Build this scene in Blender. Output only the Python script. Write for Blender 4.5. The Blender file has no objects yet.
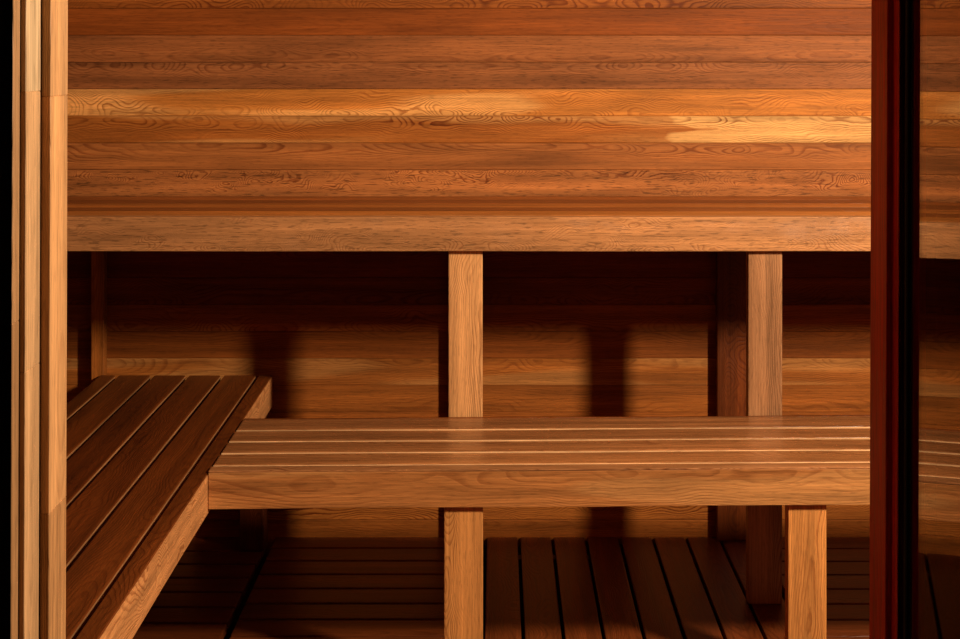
import bpy, bmesh, math, random
from mathutils import Vector, Matrix

scene = bpy.context.scene
C = bpy.context.collection

# ------------------------------------------------------------------ camera, world, light, exposure
F = 1440.0
HC = 1.43                      # height of the eye above the duckboards
cam_d = bpy.data.cameras.new('camera')
cam = bpy.data.objects.new('camera', cam_d); C.objects.link(cam)
cam.location = (0, 0, HC)
cam.rotation_euler = (math.radians(90), 0, 0)
cam_d.sensor_width = 36.0
cam_d.lens = F / 960 * 36
cam_d.shift_x = -18.5 / 960
cam_d.shift_y = -265.5 / 960
cam_d.clip_start = 0.02
scene.camera = cam

world = bpy.data.worlds.new('world'); scene.world = world
world.use_nodes = True
world.node_tree.nodes['Background'].inputs['Color'].default_value = (0.10, 0.12, 0.2, 1)
world.node_tree.nodes['Background'].inputs['Strength'].default_value = 0.004

def lamp(name, loc, aim, energy, size, col):
    l = bpy.data.lights.new(name, 'AREA'); l.shape = 'ELLIPSE'; l.size = size; l.size_y = size * 2.1; l.energy = energy; l.color = col
    o = bpy.data.objects.new(name, l); C.objects.link(o); o.location = loc
    o.rotation_euler = Vector(aim).to_track_quat('-Z', 'Y').to_euler()
    return o
# the room's one lamp, high on the right-hand wall
lamp('sauna_lamp', (2.00, 1.96, 2.06), (-1, .5, -.15), 142, 0.20, (1.0, 0.79, 0.56))

scene.view_settings.view_transform = 'Standard'
scene.view_settings.look = 'None'
scene.view_settings.gamma = 1
scene.view_settings.use_curve_mapping = False
scene.view_settings.exposure = 0.0
scene.cycles.max_bounces = 10
scene.cycles.diffuse_bounces = 6
scene.cycles.glossy_bounces = 5
scene.cycles.sample_clamp_indirect = 4

# ------------------------------------------------------------------ wood material
class NT:
    def __init__(s, mat):
        s.t = mat.node_tree; s.n = s.t.nodes; s.l = s.t.links
    def link(s, a, b): s.l.new(a, b)
    def put(s, sock, v):
        if isinstance(v, (int, float)): sock.default_value = v
        elif isinstance(v, (tuple, list)): sock.default_value = v
        else: s.link(v, sock)
    def m(s, op, a, b=None, c=None, clamp=False):
        n = s.n.new('ShaderNodeMath'); n.operation = op; n.use_clamp = clamp
        s.put(n.inputs[0], a)
        if b is not None: s.put(n.inputs[1], b)
        if c is not None: s.put(n.inputs[2], c)
        return n.outputs[0]
    def vec(s, x, y, z):
        n = s.n.new('ShaderNodeCombineXYZ')
        for i, v in enumerate((x, y, z)): s.put(n.inputs[i], v)
        return n.outputs[0]
    def sep(s, v):
        n = s.n.new('ShaderNodeSeparateXYZ'); s.link(v, n.inputs[0]); return n.outputs
    def noise(s, vec, detail=2.0, rough=0.5, scale=1.0):
        n = s.n.new('ShaderNodeTexNoise'); s.link(vec, n.inputs['Vector'])
        n.inputs['Scale'].default_value = scale; n.inputs['Detail'].default_value = detail
        n.inputs['Roughness'].default_value = rough
        return n.outputs['Fac']
    def mix(s, f, a, b, mode='MIX'):
        n = s.n.new('ShaderNodeMix'); n.data_type = 'RGBA'; n.blend_type = mode
        s.put(n.inputs[0], f); s.put(n.inputs[6], a); s.put(n.inputs[7], b)
        return n.outputs[2]
    def rng(s, v, a, b, c, d):
        n = s.n.new('ShaderNodeMapRange'); n.interpolation_type = 'SMOOTHSTEP'
        s.put(n.inputs[0], v)
        for i, q in enumerate((a, b, c, d)): s.put(n.inputs[i + 1], q)
        return n.outputs[0]
    def attr(s, name):
        n = s.n.new('ShaderNodeAttribute'); n.attribute_name = name; return n.outputs['Vector']

def make_wood(name='cedar_wood', tint=None):
    mat = bpy.data.materials.new(name); mat.use_nodes = True
    t = NT(mat)
    bsdf = t.n['Principled BSDF']
    u, v, w = t.sep(t.attr('gc'))
    seed, tone, hue = t.sep(t.attr('pa'))
    curl, freq, sap = t.sep(t.attr('pb'))
    gloss, con, pale = t.sep(t.attr('pc'))
    s1 = t.m('MULTIPLY', seed, 13.7); s2 = t.m('MULTIPLY', seed, 7.31); s3 = t.m('MULTIPLY', seed, 3.93)
    def vv(fu, fv, fw=None, off=0.0):
        fw = fv if fw is None else fw
        return t.vec(t.m('MULTIPLY_ADD', u, fu, t.m('ADD', s1, off)), t.m('MULTIPLY_ADD', v, fv, s2), t.m('MULTIPLY_ADD', w, fw, s3))
    low = t.m('SUBTRACT', t.noise(vv(2.0, 8, 8), 0.6, 0.4), 0.5)
    mid = t.m('SUBTRACT', t.noise(vv(9.5, 15, 15, 5.0), 0.4, 0.4), 0.5)
    fin = t.m('SUBTRACT', t.noise(vv(40, 90, 90, 9.0), 2.0, 0.6), 0.5)
    amt = t.rng(t.noise(vv(1.1, 3, 3, 17.0), 1.0), 0.35, 0.62, 0.25, 1.5)     # curl comes and goes along a board
    h = t.m('MULTIPLY', low, 0.040)
    h = t.m('ADD', h, t.m('MULTIPLY', t.m('MULTIPLY', mid, amt), t.m('MULTIPLY', curl, 0.028)))
    h = t.m('MULTIPLY_ADD', fin, t.m('MULTIPLY', curl, 0.0009), h)
    # ring distance from a pith lying off the board
    v0 = t.m('MULTIPLY', t.m('SINE', t.m('MULTIPLY', seed, 91.7)), 0.05)
    w0 = t.m('MULTIPLY_ADD', t.m('SINE', t.m('MULTIPLY', seed, 47.3)), 0.03, -0.09)
    dv = t.m('SUBTRACT', v, v0); dw = t.m('SUBTRACT', w, w0)
    r = t.m('SQRT', t.m('ADD', t.m('MULTIPLY', dv, dv), t.m('MULTIPLY', dw, dw)))
    r = t.m('ADD', r, h)
    rings = t.m('MULTIPLY', r, t.m('MULTIPLY', freq, 400.0))
    fr = t.m('FRACT', rings)
    late = t.m('MULTIPLY', t.rng(fr, 0.42, 0.84, 0.0, 1.0), t.rng(fr, 0.88, 1.0, 1.0, 0.0))
    # patchy ring strength
    late = t.m('MULTIPLY', late, t.rng(t.noise(vv(3.0, 22, 22, 3.0), 2.0), 0.30, 0.65, 0.25, 1.0))
    fibre = t.noise(vv(7, 210, 210, 1.0), 3.0, 0.6)
    streak = t.noise(vv(1.3, 40, 40, 31.0), 2.0, 0.5)
    blotch = t.noise(vv(1.6, 9, 9, 23.0), 2.0, 0.5)
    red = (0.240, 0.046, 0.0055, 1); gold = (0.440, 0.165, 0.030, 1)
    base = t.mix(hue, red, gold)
    sapf = t.m('MULTIPLY', t.rng(t.noise(vv(1.0, 9, 9, 41.0), 1.0), 0.46, 0.54, 0.0, 1.0), sap)
    s0, fleck, _b = t.sep(t.attr('pd'))
    su = t.m('ADD', t.m('SUBTRACT', u, s0), t.m('MULTIPLY', t.m('SUBTRACT', t.noise(vv(5, 25, 25, 51.0), 1.0), 0.5), 0.5))
    su = t.m('SUBTRACT', su, t.m('MULTIPLY', t.m('ABSOLUTE', v), -3.0))
    sapf = t.m('MAXIMUM', sapf, t.rng(su, 0.0, 0.05, 0.0, 0.95))
    base = t.mix(sapf, base, (0.66, 0.36, 0.12, 1))
    base = t.mix(pale, base, (0.60, 0.42, 0.235, 1))
    if tint: base = t.mix(1.0, base, tint, 'MULTIPLY')
    dark = t.mix(1.0, base, (0.36, 0.20, 0.12, 1), 'MULTIPLY')
    col = t.mix(t.m('MULTIPLY', late, con, clamp=True), base, dark)
    k = t.m('MULTIPLY_ADD', t.m('SUBTRACT', fibre, 0.5), 1.0, 1.0)
    k = t.m('MULTIPLY', k, t.m('MULTIPLY_ADD', t.m('SUBTRACT', streak, 0.5), 1.1, 1.0))
    k = t.m('MULTIPLY', k, t.m('MULTIPLY_ADD', t.m('SUBTRACT', blotch, 0.5), 1.0, 1.0))
    fl = t.rng(t.noise(vv(34, 330, 330, 61.0), 1.5, 0.5), 0.56, 0.66, 0.0, 1.0)
    k = t.m('MULTIPLY', k, t.m('SUBTRACT', 1.0, t.m('MULTIPLY', fl, fleck)))
    k = t.m('MULTIPLY', k, tone)
    kk = t.vec(k, k, k)
    col = t.mix(1.0, col, kk, 'MULTIPLY')
    t.link(col, bsdf.inputs['Base Color'])
    rough = t.m('MULTIPLY_ADD', t.m('SUBTRACT', fibre, 0.5), 0.22, t.m('SUBTRACT', 0.62, t.m('MULTIPLY', gloss, 0.38)))
    t.link(rough, bsdf.inputs['Roughness'])
    t.link(t.m('MULTIPLY_ADD', gloss, 0.42, 0.10), bsdf.inputs['Specular IOR Level'])
    b = t.n.new('ShaderNodeBump'); b.inputs['Strength'].default_value = 0.5; b.inputs['Distance'].default_value = 0.0012
    hh = t.m('ADD', t.m('MULTIPLY', late, -0.5), fibre)
    t.link(hh, b.inputs['Height']); t.link(b.outputs[0], bsdf.inputs['Normal'])
    return mat
WOOD = make_wood()
RED_WOOD = make_wood('red_tinted_wood', (3.6, 0.60, 0.45, 1))  # same wood multiplied redder, used on the right door jamb

def plain(name, col, rough=0.8, spec=0.3):
    m = bpy.data.materials.new(name); m.use_nodes = True
    t = NT(m); b = t.n['Principled BSDF']
    tc = t.n.new('ShaderNodeTexCoord')
    n = t.noise(tc.outputs['Object'], 4.0, 0.6, 18.0)
    c = t.mix(n, (col[0] * .75, col[1] * .75, col[2] * .75, 1), (col[0] * 1.25, col[1] * 1.25, col[2] * 1.25, 1))
    t.link(c, b.inputs['Base Color']); b.inputs['Roughness'].default_value = rough
    b.inputs['Specular IOR Level'].default_value = spec
    return m
CONCRETE = plain('dark_concrete', (0.05, 0.045, 0.04), 0.9)
GASKET = plain('black_rubber', (0.006, 0.006, 0.007), 0.6, 0.2)
PAINT = plain('dark_outer_cladding', (0.012, 0.010, 0.012), 0.8, 0.1)
def make_glass():
    m = bpy.data.materials.new('tinted_glass'); m.use_nodes = True
    b = m.node_tree.nodes['Principled BSDF']
    tc = m.node_tree.nodes.new('ShaderNodeTexCoord'); n = m.node_tree.nodes.new('ShaderNodeTexNoise')
    n.inputs['Scale'].default_value = 3.0; m.node_tree.links.new(tc.outputs['Object'], n.inputs['Vector'])
    r = m.node_tree.nodes.new('ShaderNodeMapRange'); r.inputs[3].default_value = 0.0; r.inputs[4].default_value = 0.012
    m.node_tree.links.new(n.outputs['Fac'], r.inputs[0]); m.node_tree.links.new(r.outputs[0], b.inputs['Roughness'])
    b.inputs['Base Color'].default_value = (0.80, 0.72, 0.66, 1)
    b.inputs['Transmission Weight'].default_value = 1.0
    b.inputs['IOR'].default_value = 1.52
    return m
GLASS = make_glass()

# ------------------------------------------------------------------ mesh building
rnd = random.Random(11)
class MB:
    """Collects bevelled boards, each with its own wood grain, into ONE mesh object."""
    def __init__(s):
        s.v = []; s.f = []; s.gc = []; s.pa = []; s.pb = []; s.pc = []; s.pd = []
    def board(s, x0, x1, y0, y1, z0, z1, axis='x', bev=0.002, seed=None, tone=1.0, hue=0.4, curl=0.5, freq=1.0,
              sap=0.0, gloss=0.5, con=0.7, pale=0.0, sap_from=99.0, fleck=.2, thin=None, segs=1, warp=0.0):
        if seed is None: seed = rnd.uniform(0.3, 9.7)
        bm = bmesh.new()
        bmesh.ops.create_cube(bm, size=1.0)
        for q in bm.verts:
            q.co = Vector((x0 + (q.co.x + .5) * (x1 - x0), y0 + (q.co.y + .5) * (y1 - y0), z0 + (q.co.z + .5) * (z1 - z0)))
        if bev > 0: bmesh.ops.bevel(bm, geom=bm.edges[:], offset=bev, segments=segs, affect='EDGES', profile=0.6)
        ai = 'xyz'.index(axis)
        if warp > 0:                     # sawn edges are never dead straight
            n = 14; L = ((x0, x1), (y0, y1), (z0, z1))[ai]
            for i in range(1, n):
                c = [0, 0, 0]; c[ai] = L[0] + (L[1] - L[0]) * i / n; nr = [0, 0, 0]; nr[ai] = 1
                bmesh.ops.bisect_plane(bm, geom=bm.verts[:] + bm.edges[:] + bm.faces[:], plane_co=c, plane_no=nr)
            for q in bm.verts:
                a = q.co[ai]
                for j in range(3):
                    if j != ai: q.co[j] += warp * math.sin(a * (5.1 + j) + seed * (3 + j) + (q.co[j]) * 3)
        dims = [x1 - x0, y1 - y0, z1 - z0]
        oth = [i for i in range(3) if i != ai]
        if thin is None: wi = min(oth, key=lambda i: dims[i])
        else: wi = 'xyz'.index(thin)
        vi = [i for i in oth if i != wi][0]
        mid = [(x0 + x1) / 2, (y0 + y1) / 2, (z0 + z1) / 2]
        b = len(s.v); bm.verts.ensure_lookup_table()
        for i, q in enumerate(bm.verts):
            q.index = i; s.v.append(tuple(q.co))
            s.gc.append((q.co[ai], q.co[vi] - mid[vi], q.co[wi] - mid[wi]))
            s.pa.append((seed, tone, hue)); s.pb.append((curl, freq, sap)); s.pc.append((gloss, con, pale)); s.pd.append((sap_from, fleck, 0))
        for f in bm.faces: s.f.append([b + q.index for q in f.verts])
        bm.free()
    def map(s, fn): s.v = [tuple(fn(Vector(p))) for p in s.v]
    def build(s, name, parent=None, mat=None, origin=(0, 0, 0)):
        me = bpy.data.meshes.new(name)
        o0 = Vector(origin)
        me.from_pydata([tuple(Vector(p) - o0) for p in s.v], [], s.f); me.update()
        for nm, data in (('gc', s.gc), ('pa', s.pa), ('pb', s.pb), ('pc', s.pc), ('pd', s.pd)):
            a = me.attributes.new(nm, 'FLOAT_VECTOR', 'POINT')
            a.data.foreach_set('vector', [c for p in data for c in p])
        me.materials.append(mat or WOOD)
        o = bpy.data.objects.new(name, me); C.objects.link(o)
        if parent is not None:
            o.parent = parent
        else:
            o.location = o0
        return o

def structure(o):
    o['kind'] = 'structure'; return o
def empty(name, loc, label, cat, group=None, rz=0.0):
    o = bpy.data.objects.new(name, None); C.objects.link(o)
    o.empty_display_size = 0.1
    o.location = loc; o.rotation_euler = (0, 0, rz)
    o['label'] = label; o['category'] = cat
    if group: o['group'] = group
    return o

# ------------------------------------------------------------------ the room
D_WALL = F / 337.5            # 4.267 back wall
XL, XR = -1.73, 2.20
D_FRONT = 1.338
Z_SUB, Z_CEIL = -0.062, 2.35
P = 26.93 / 337.5             # plank pitch
Z_G0 = HC + 45.7 / 337.5      # groove seen at the very top of the picture

# planks counted downward from the groove at the top; values follow each board, with shade worked into some rows
rows = {
    -1: dict(tone=.90, hue=.35, curl=.9, con=.8, seed=1.7),
    0: dict(tone=.80, hue=.2, curl=.05, con=.15, seed=2.3),
    1: dict(tone=.92, hue=.28, curl=.4, con=.45, seed=3.9, pale=.08, fleck=.3),
    2: dict(tone=.85, hue=.28, curl=.5, con=.6, seed=4.6, pale=.10, fleck=.35, freq=1.3),
    3: dict(tone=1.35, hue=.85, curl=1.5, con=.8, seed=5.2, sap=.5, freq=.9),
    4: dict(tone=1.1, hue=.55, curl=1.2, con=.95, seed=6.4, sap=.35, freq=.9, sap_from=.62),
    5: dict(tone=1.1, pale=.06, hue=.45, curl=.6, con=.7, seed=7.7, freq=1.2),
    6: dict(fleck=.5, tone=1.2, pale=.08, hue=.45, curl=2.0, con=.9, seed=8.3, freq=1.7),
    7: dict(tone=.9, hue=.2), 8: dict(tone=.7, hue=.1), 9: dict(tone=.7, hue=.0),  # rows under the upper bench redder, its shadow put into their colour
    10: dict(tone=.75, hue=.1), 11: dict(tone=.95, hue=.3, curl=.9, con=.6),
    12: dict(tone=.92, hue=.3, curl=.3, con=.4), 13: dict(tone=1.0, hue=.5, curl=.5, con=.5, sap=.25),
    14: dict(tone=1.0, hue=.45, curl=.3, con=.3, seed=4.1),
    15: dict(tone=1.0, hue=.4), 16: dict(tone=1.0, hue=.4), 17: dict(tone=1.0, hue=.4),
    18: dict(tone=1.1, hue=.55, curl=1.8, con=1.0, freq=.7, seed=3.3),
    19: dict(tone=1.0, hue=.45, curl=.3, con=.3),
}
def plank_wall(name, axis, a0, a1, fix0, fix1):
    mb = MB(); k = -12
    while True:
        zt = Z_G0 - k * P; zb = zt - P
        if zt < Z_SUB + .01: break
        if zb < Z_CEIL:
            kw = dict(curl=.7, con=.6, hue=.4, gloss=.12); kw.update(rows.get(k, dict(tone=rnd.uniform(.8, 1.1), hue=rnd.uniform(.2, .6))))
            if axis == 'y': kw = dict(curl=.7, con=.6, tone=rnd.uniform(.5, .7), hue=rnd.uniform(.1, .3))  # side walls darker than the back wall, to lessen bounce light
            zz0 = max(zb, Z_SUB); zz1 = min(zt, Z_CEIL)
            if axis == 'x': mb.board(a0, a1, fix0, fix1, zz0 + .0003, zz1 - .0003, 'x', bev=.0014, **kw)
            else: mb.board(fix0, fix1, a0, a1, zz0 + .0003, zz1 - .0003, 'y', bev=.0014, **kw)
        k += 1
    return structure(mb.build(name))
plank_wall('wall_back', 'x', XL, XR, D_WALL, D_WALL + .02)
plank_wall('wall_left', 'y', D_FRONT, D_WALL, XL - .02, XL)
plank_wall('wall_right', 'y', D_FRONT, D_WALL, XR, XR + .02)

# ceiling of the same boards, toned darker to cut bounce light
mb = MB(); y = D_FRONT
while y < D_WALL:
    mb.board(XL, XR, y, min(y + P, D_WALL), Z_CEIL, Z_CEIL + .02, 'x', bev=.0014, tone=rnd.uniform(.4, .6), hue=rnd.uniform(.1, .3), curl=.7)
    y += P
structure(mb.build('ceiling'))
mb = MB(); mb.board(XL - .02, XR + .02, D_FRONT - .6, D_WALL + .02, Z_SUB - .05, Z_SUB, 'x', bev=0)
structure(mb.build('floor', mat=CONCRETE))

# ------------------------------------------------------------------ doorway
def lean(p): return Vector((p.x + (p.z - 1.2) * 0.0034, p.y, p.z))
DOOR_H = 2.05
# jamb profile (distance out from x = 0, far depth, near depth)
XL1, XL2, XL3 = .400, .4085, .4137
dA, dB, dC, dE = 1.335, 1.284, 1.2435, 1.2254
XR1 = .3447
XR2, XR3 = XR1 + .0055, XR1 + .018
# front wall (planks inside, toned down to cut bounce; dark cladding outside)
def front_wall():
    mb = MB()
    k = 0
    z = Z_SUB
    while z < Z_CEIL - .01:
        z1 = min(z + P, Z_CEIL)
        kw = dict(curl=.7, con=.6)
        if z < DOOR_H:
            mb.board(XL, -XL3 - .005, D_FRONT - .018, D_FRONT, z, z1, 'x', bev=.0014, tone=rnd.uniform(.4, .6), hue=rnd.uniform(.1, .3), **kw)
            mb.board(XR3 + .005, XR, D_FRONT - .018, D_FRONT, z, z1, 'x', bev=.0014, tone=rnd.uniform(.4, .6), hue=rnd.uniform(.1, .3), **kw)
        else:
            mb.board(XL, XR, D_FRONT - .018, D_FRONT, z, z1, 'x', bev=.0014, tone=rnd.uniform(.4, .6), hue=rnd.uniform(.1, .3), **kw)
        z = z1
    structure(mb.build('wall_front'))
    mb = MB()
    y0, y1 = dE + .012, D_FRONT - .0185
    mb.board(XL, -XL3 - .02, y0, y1, Z_SUB, Z_CEIL, 'z', bev=.001)
    mb.board(XR3 + .02, XR, y0, y1, Z_SUB, Z_CEIL, 'z', bev=.001)
    mb.board(-XL3 - .02, XR3 + .02, y0, y1, DOOR_H + .02, Z_CEIL, 'x', bev=.001)
    structure(mb.build('wall_outer', mat=PAINT))
front_wall()
def jamb_left():
    def seg(x, ya, yb, seed, tone, hue, con=.25):
        m = MB()
        # two finger-jointed lengths
        return m
    mb = MB()
    back = -XL3 - .019
    kw = dict(axis='z', bev=.0006, curl=.12, con=.22, gloss=.35, freq=1.4, thin='x')
    def stack(x, ya, yb, cuts, tones, hues):
        zs = [Z_SUB] + cuts + [DOOR_H]
        for i in range(len(zs) - 1):
            mb.board(back, -x, ya, yb, zs[i], zs[i + 1], tone=tones[i], hue=1, pale=hues[i], **kw)
    stack(XL1, dB, dA, [1.02, 1.392], [1.0, 1.1, 1.2], [.30, .35, .40])
    stack(XL2, dC, dB, [1.155, 1.397], [.95, 1.05, 1.15], [.5, .55, .95])
    stack(XL3, dE, dC, [1.2], [.75, .8], [.35, .4])
    mb.map(lean)
    return mb
structure(jamb_left().build('trim_1'))
mb = MB()
kw = dict(axis='z', bev=.0006, curl=.12, con=.25, gloss=.5, hue=.1, tone=.8, thin='x')
mb.board(XR1, XR3 + .019, dB - .004, dA, Z_SUB, DOOR_H, **kw)
mb.board(XR2, XR3 + .019, dB - .022, dB - .004, Z_SUB, DOOR_H, **kw)
mb.map(lean)
structure(mb.build('trim_2', mat=RED_WOOD))
mb = MB()
mb.board(-XL3 - .019, XR3 + .019, dE, dA, DOOR_H, DOOR_H + .04, 'x', bev=.001, hue=.6, tone=1.0)
structure(mb.build('trim_3'))

# glass door, standing open toward the viewer, hinged on the right jamb
PSI = math.radians(6.6)
hx, hy = .2845 * 1.250, 1.250
door = empty('door_1', (hx, hy, 0), 'clear glass sauna door standing open, hinged at the dark red right jamb', 'door')
del door['label']; del door['category']; structure(door)
def along(p):                     # local: x = thickness (+ right), y = -along the leaf toward the camera
    c, s_ = math.cos(PSI), math.sin(PSI)
    return Vector((p.x * c + p.y * s_ , -p.x * s_ + p.y * c, p.z))
mb = MB(); mb.board(0, .008, -.70, -.004, .02, DOOR_H - .01, 'z', bev=.0006); mb.map(along); mb.map(lambda p: Vector((p.x + (p.z - 1.2) * .0034, p.y, p.z)))
g = mb.build('glass_pane', parent=door, mat=GLASS); structure(g)
mb = MB(); mb.board(-.0025, .011, -.004, .006, .02, DOOR_H - .01, 'z', bev=.0012); mb.map(along); mb.map(lambda p: Vector((p.x + (p.z - 1.2) * .0034, p.y, p.z)))
g = mb.build('door_seal', parent=door, mat=GASKET); structure(g)

# ------------------------------------------------------------------ duckboards on the floor
G_DUCK = 'slatted duckboards laid over the sauna floor'
def duckboard(x0, x1, y0, y1, axis, start, pitch, gap, label, **kw):
    o = empty('duckboard', ((x0 + x1) / 2, (y0 + y1) / 2, Z_SUB), label, 'floor slats', G_DUCK)
    m = MB()
    p = dict(curl=.5, con=.45, tone=.58, hue=.0, pale=.03, gloss=.6, bev=.003, segs=2)
    if axis == 'x':                # slats run left-right, counted from the back wall
        e = start; m.board(x0, x1, e + gap / 2, y1, -.024, 0, 'x', **p)
        while e - pitch > y0:
            m.board(x0, x1, e - pitch + gap / 2, e - gap / 2, -.024, 0, 'x', **p); e -= pitch
    else:
        e = x0
        while e < x1 - .02:
            m.board(e + gap / 2, e + pitch - gap / 2, y0, y1, -.024, 0, 'y', **p); e += pitch
    org = Vector(o.location)
    m.map(lambda q: q - org); m.build('slats', parent=o)
    for k in range(3):
        m = MB()
        if axis == 'x':
            xx = (x0 + .04, (x0 + x1) / 2, x1 - .08)[k]; m.board(xx, xx + .04, y0 + .03, y1 - .01, Z_SUB, -.0245, 'y', tone=.6)
        else:
            yy = (y0 + .05, (y0 + y1) / 2, y1 - .12)[k]; m.board(x0 + .02, x1 - .02, yy, yy + .04, Z_SUB, -.0245, 'x', tone=.6)
        m.map(lambda q: q - org); m.build('batten', parent=o)
    return o
DW = D_WALL - .003
duckboard(-1.70, -.681, 1.45, DW, 'x', 4.143, .105, .011, 'cedar duckboard with crosswise slats reaching under the left bench')
duckboard(-.659, -.046, 1.45, DW, 'x', 4.170, .1055, .010, 'cedar duckboard with crosswise slats between left bench and front middle leg')
duckboard(-.038, .753, 1.45, DW, 'y', 0, .0988, .009, 'cedar duckboard whose slats run lengthwise toward the back wall')
duckboard(.765, 1.47, 1.45, DW, 'x', 4.165, .105, .008, 'cedar duckboard with crosswise slats beside the right front bench leg')
duckboard(1.48, 2.19, 1.45, DW, 'x', 4.165, .105, .008, 'cedar duckboard with crosswise slats in the far right corner of the room')

# ------------------------------------------------------------------ benches
ZL = .488; ZM = .494; ZU = 1.009; FH = .089
SW = .0905; PITCH = .1025; TH = .032
def local(m, o):
    org = Vector(o.location); inv = Matrix.Rotation(-o.rotation_euler.z, 3, 'Z')
    m.map(lambda q: inv @ (q - org))

G_B = 'cedar benches built round the sauna walls'
# upper back bench
ub = empty('upper_bench', (.24, D_WALL - .27, 0), 'long upper cedar bench fixed along the back wall on square posts', 'bench', G_B)
UF = F / 387.0                # front of the fascia
m = MB(); y = UF + .040
for i in range(5):
    y2 = min(y + SW + .006, D_WALL - .002)
    m.board(XL + .003, XR - .003, y, y2, ZU - TH, ZU, 'x', bev=.0025, segs=2, tone=[1.3, .75, 1.2, .7, 1.0][i], hue=[.8, .35, .6, .25, .4][i], curl=.25, con=.5, freq=1.3, gloss=.7)
    y += .1005
local(m, ub); m.build('seat', ub)
m = MB(); m.board(XL + .003, XR - .003, UF, UF + .038, ZU - FH, ZU, 'x', bev=.002, segs=2, seed=2.45, tone=1.12, hue=.66, pale=.22, curl=2.0, con=.45, freq=1.6, fleck=.4, gloss=.45, warp=.0004)
local(m, ub); m.build('front_rail', ub)
LEGS_F = (-.1305 * 383 / 385., .651, 1.43)
cols = [dict(tone=1.35, hue=1, pale=.3, curl=.7, con=.45, seed=2.9), dict(tone=.98, hue=.4, pale=.3, curl=.35, con=.5, seed=4.4), dict()]
for i, lx in enumerate((-.130, .6485, 1.43)):
    m = MB(); m.board(lx, lx + .0885, UF + .018, UF + .056, .001, ZU - FH, 'z', bev=.003, segs=2, thin='y', gloss=.45, **cols[i])
    local(m, ub); m.build('leg', ub)
for i, lx in enumerate((-.142, .6425, 1.43)):
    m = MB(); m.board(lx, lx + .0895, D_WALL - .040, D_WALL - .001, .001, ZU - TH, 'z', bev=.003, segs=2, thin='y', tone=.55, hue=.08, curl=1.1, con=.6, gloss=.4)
    local(m, ub); m.build('wall_post', ub)
m = MB(); m.board(-1.197, -1.159, D_WALL - .037, D_WALL - .001, ZL - .1, ZU - TH, 'z', bev=.003, segs=2, thin='y', tone=1.1, hue=.5, curl=.3, con=.4)
local(m, ub); m.build('wall_post', ub)

# upper bench turning along the left wall, above and behind the left lower bench
lb2 = empty('upper_bench', (-1.45, 2.6, 0), 'upper cedar bench along the left wall, mostly hidden behind the door jamb', 'bench', G_B)
XU = -1.185
m = MB(); x = XL + .005
for i in range(5):
    m.board(x, min(x + SW + .004, XU - .04), 1.6, UF - .004, ZU - TH, ZU, 'y', bev=.0025, hue=.4, curl=.3); x += .1005
local(m, lb2); m.build('seat', lb2)
m = MB(); m.board(XU - .038, XU, 1.6, UF - .004, ZU - FH, ZU, 'y', bev=.002, hue=.4, curl=.8); local(m, lb2); m.build('front_rail', lb2)
for yy in (1.62, 2.6):
    m = MB(); m.board(XU - .12, XU - .032, yy, yy + .089, .001, ZU - FH, 'z', bev=.003, thin='y'); local(m, lb2); m.build('leg', lb2)

# left lower bench
XB = -.6535
lb = empty('lower_bench', (-.92, 2.9, 0), 'dark slatted lower bench running along the left side of the sauna', 'bench', G_B)
SL = lambda p: Vector((p.x - .010 * (p.y - 3.232), p.y, p.z))      # the L of lower benches sits a degree out of square
m = MB(); right = XB - .038 - .0115
y0, y1 = 1.7, D_WALL - .041
tones = [.54, .48, .44, .52, .50]; hues = [.16, .12, .10, .16, .20]
xs = right
for i in range(5):
    a = xs - SW if i < 4 else -1.158
    m.board(a, xs, y0, y1, ZL - TH, ZL, 'y', bev=.003, segs=2, tone=tones[i], hue=hues[i], curl=.35, con=.45, gloss=.55, warp=.0005)
    m.board(xs - .0006, xs + .0007, y0 + .002, y1 - .002, ZL - .020, ZL - .0035, 'y', bev=0, tone=.75, hue=.6, pale=.25, curl=.1, con=.1, gloss=.3)   # thin strip coloured pale, standing in for lamplight on the slat edge
    xs -= PITCH + .0005
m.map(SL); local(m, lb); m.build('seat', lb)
m = MB(); m.board(XB - .038, XB, y0, y1, ZL - .0042, ZL, 'y', bev=.0018, seed=4.9, tone=.52, hue=.18, curl=.4, con=.5, gloss=.5)
m.board(XB - .038, XB + .0004, y0, y1, ZL - FH - .002, ZL - .0038, 'y', bev=.0015, segs=2, seed=5.9, tone=1.25, hue=.7, pale=.2, curl=1.7, con=.65, freq=1.0, gloss=.4, warp=.0006)
m.map(SL); local(m, lb); m.build('side_rail', lb)
for yy in (y0 + .1, 2.6, 3.5, y1 - .08):
    m = MB(); m.board(-1.13, XB - .039, yy, yy + .038, ZL - FH, ZL - TH - .0005, 'x', bev=.002, tone=.7)
    m.map(SL); local(m, lb); m.build('crossbar', lb)
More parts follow.
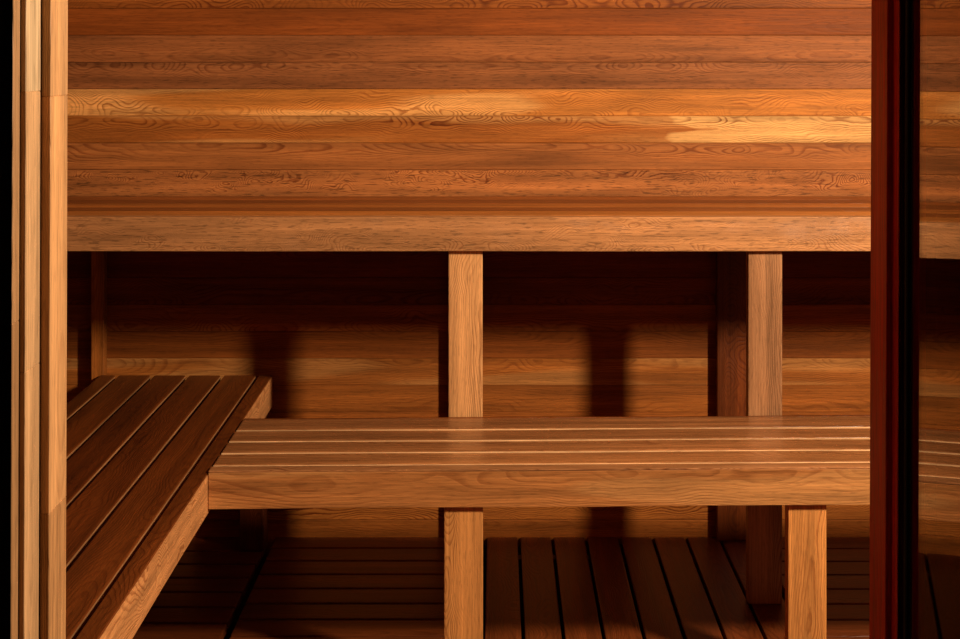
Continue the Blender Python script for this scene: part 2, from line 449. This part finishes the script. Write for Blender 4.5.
for (lx, yy) in ((XB - .083, D_WALL - .128), (XB - .09, 1.8), (-1.125, D_WALL - .128), (-1.125, 1.8), (XB - .16, 2.75)):
    m = MB(); m.board(lx, lx + .070, yy, yy + .089, .001, ZL - FH - .003, 'z', bev=.003, thin='y', tone=.35, hue=.0); m.map(SL); local(m, lb); m.build('leg', lb)  # legs toned near-black, the shadow at the rear one put into the colour

# lower back bench, a touch out of square with the wall
ang = math.radians(-1.15)
fb = empty('lower_bench', (XB + .002, 3.232, 0), 'lower slatted cedar bench across the middle with thick front rail and light square legs', 'bench', G_B)
SH = lambda p: Vector((p.x - .010 * p.y, p.y + .0205 * p.x, p.z))
L = 2.04
st = [.95, .88, .84, .88]
m = MB(); y = .0385
for i in range(4):
    m.board(0.001, L, y + .017, y + (.1025 if i < 3 else .117), ZM - TH, ZM - .001, 'x', bev=.0035, segs=2, tone=st[i], hue=[.5, .45, .42, .4][i], pale=.14, curl=.3, con=.45, freq=1.2, gloss=.9, warp=.0007)
    m.board(0.001, L, y + .0158, y + .0172, ZM - .022, ZM - .0035, 'x', bev=0, tone=1.45, hue=1, pale=.6, curl=.1, con=.1, gloss=.3)   # light caught by the slat's front edge, painted as a pale strip
    y += .1025
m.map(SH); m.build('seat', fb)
m = MB()
m.board(0.0003, L, 0, .038, ZM - .0048, ZM, 'x', bev=.0022, segs=2, seed=2.15, tone=.92, hue=.5, curl=.9, con=.8, gloss=.7, pale=.2)
m.board(0, L, -.0004, .038, ZM - .0855, ZM - .0044, 'x', bev=.0015, segs=2, seed=7.15, tone=1.12, hue=.68, pale=.10, curl=.35, con=.4, freq=.7, gloss=.5, sap=.25, warp=.0008)
m.map(SH); m.build('front_rail', fb)
m = MB(); m.board(0.001, L, .4655, .4765, ZM - .06, ZM - .002, 'x', bev=.002, tone=.6, hue=.2, warp=.0006); m.map(SH); m.build('rear_rail', fb)
lc = [dict(tone=1.25, hue=1, pale=.12, curl=.6, con=.45, seed=1.35), dict(tone=1.3, hue=1, pale=.1, curl=1.1, con=.6, seed=6.75, freq=1.2), dict(tone=1.1, hue=.7)]
for i, lx in enumerate((-.123, .658, 1.28)):
    a = lx - (XB + .002)
    m = MB(); m.board(a, a + .088, .012, .050, .001, ZM - .086, 'z', bev=.003, segs=2, thin='y', gloss=.4, **lc[i]); m.map(SH); m.build('leg', fb)
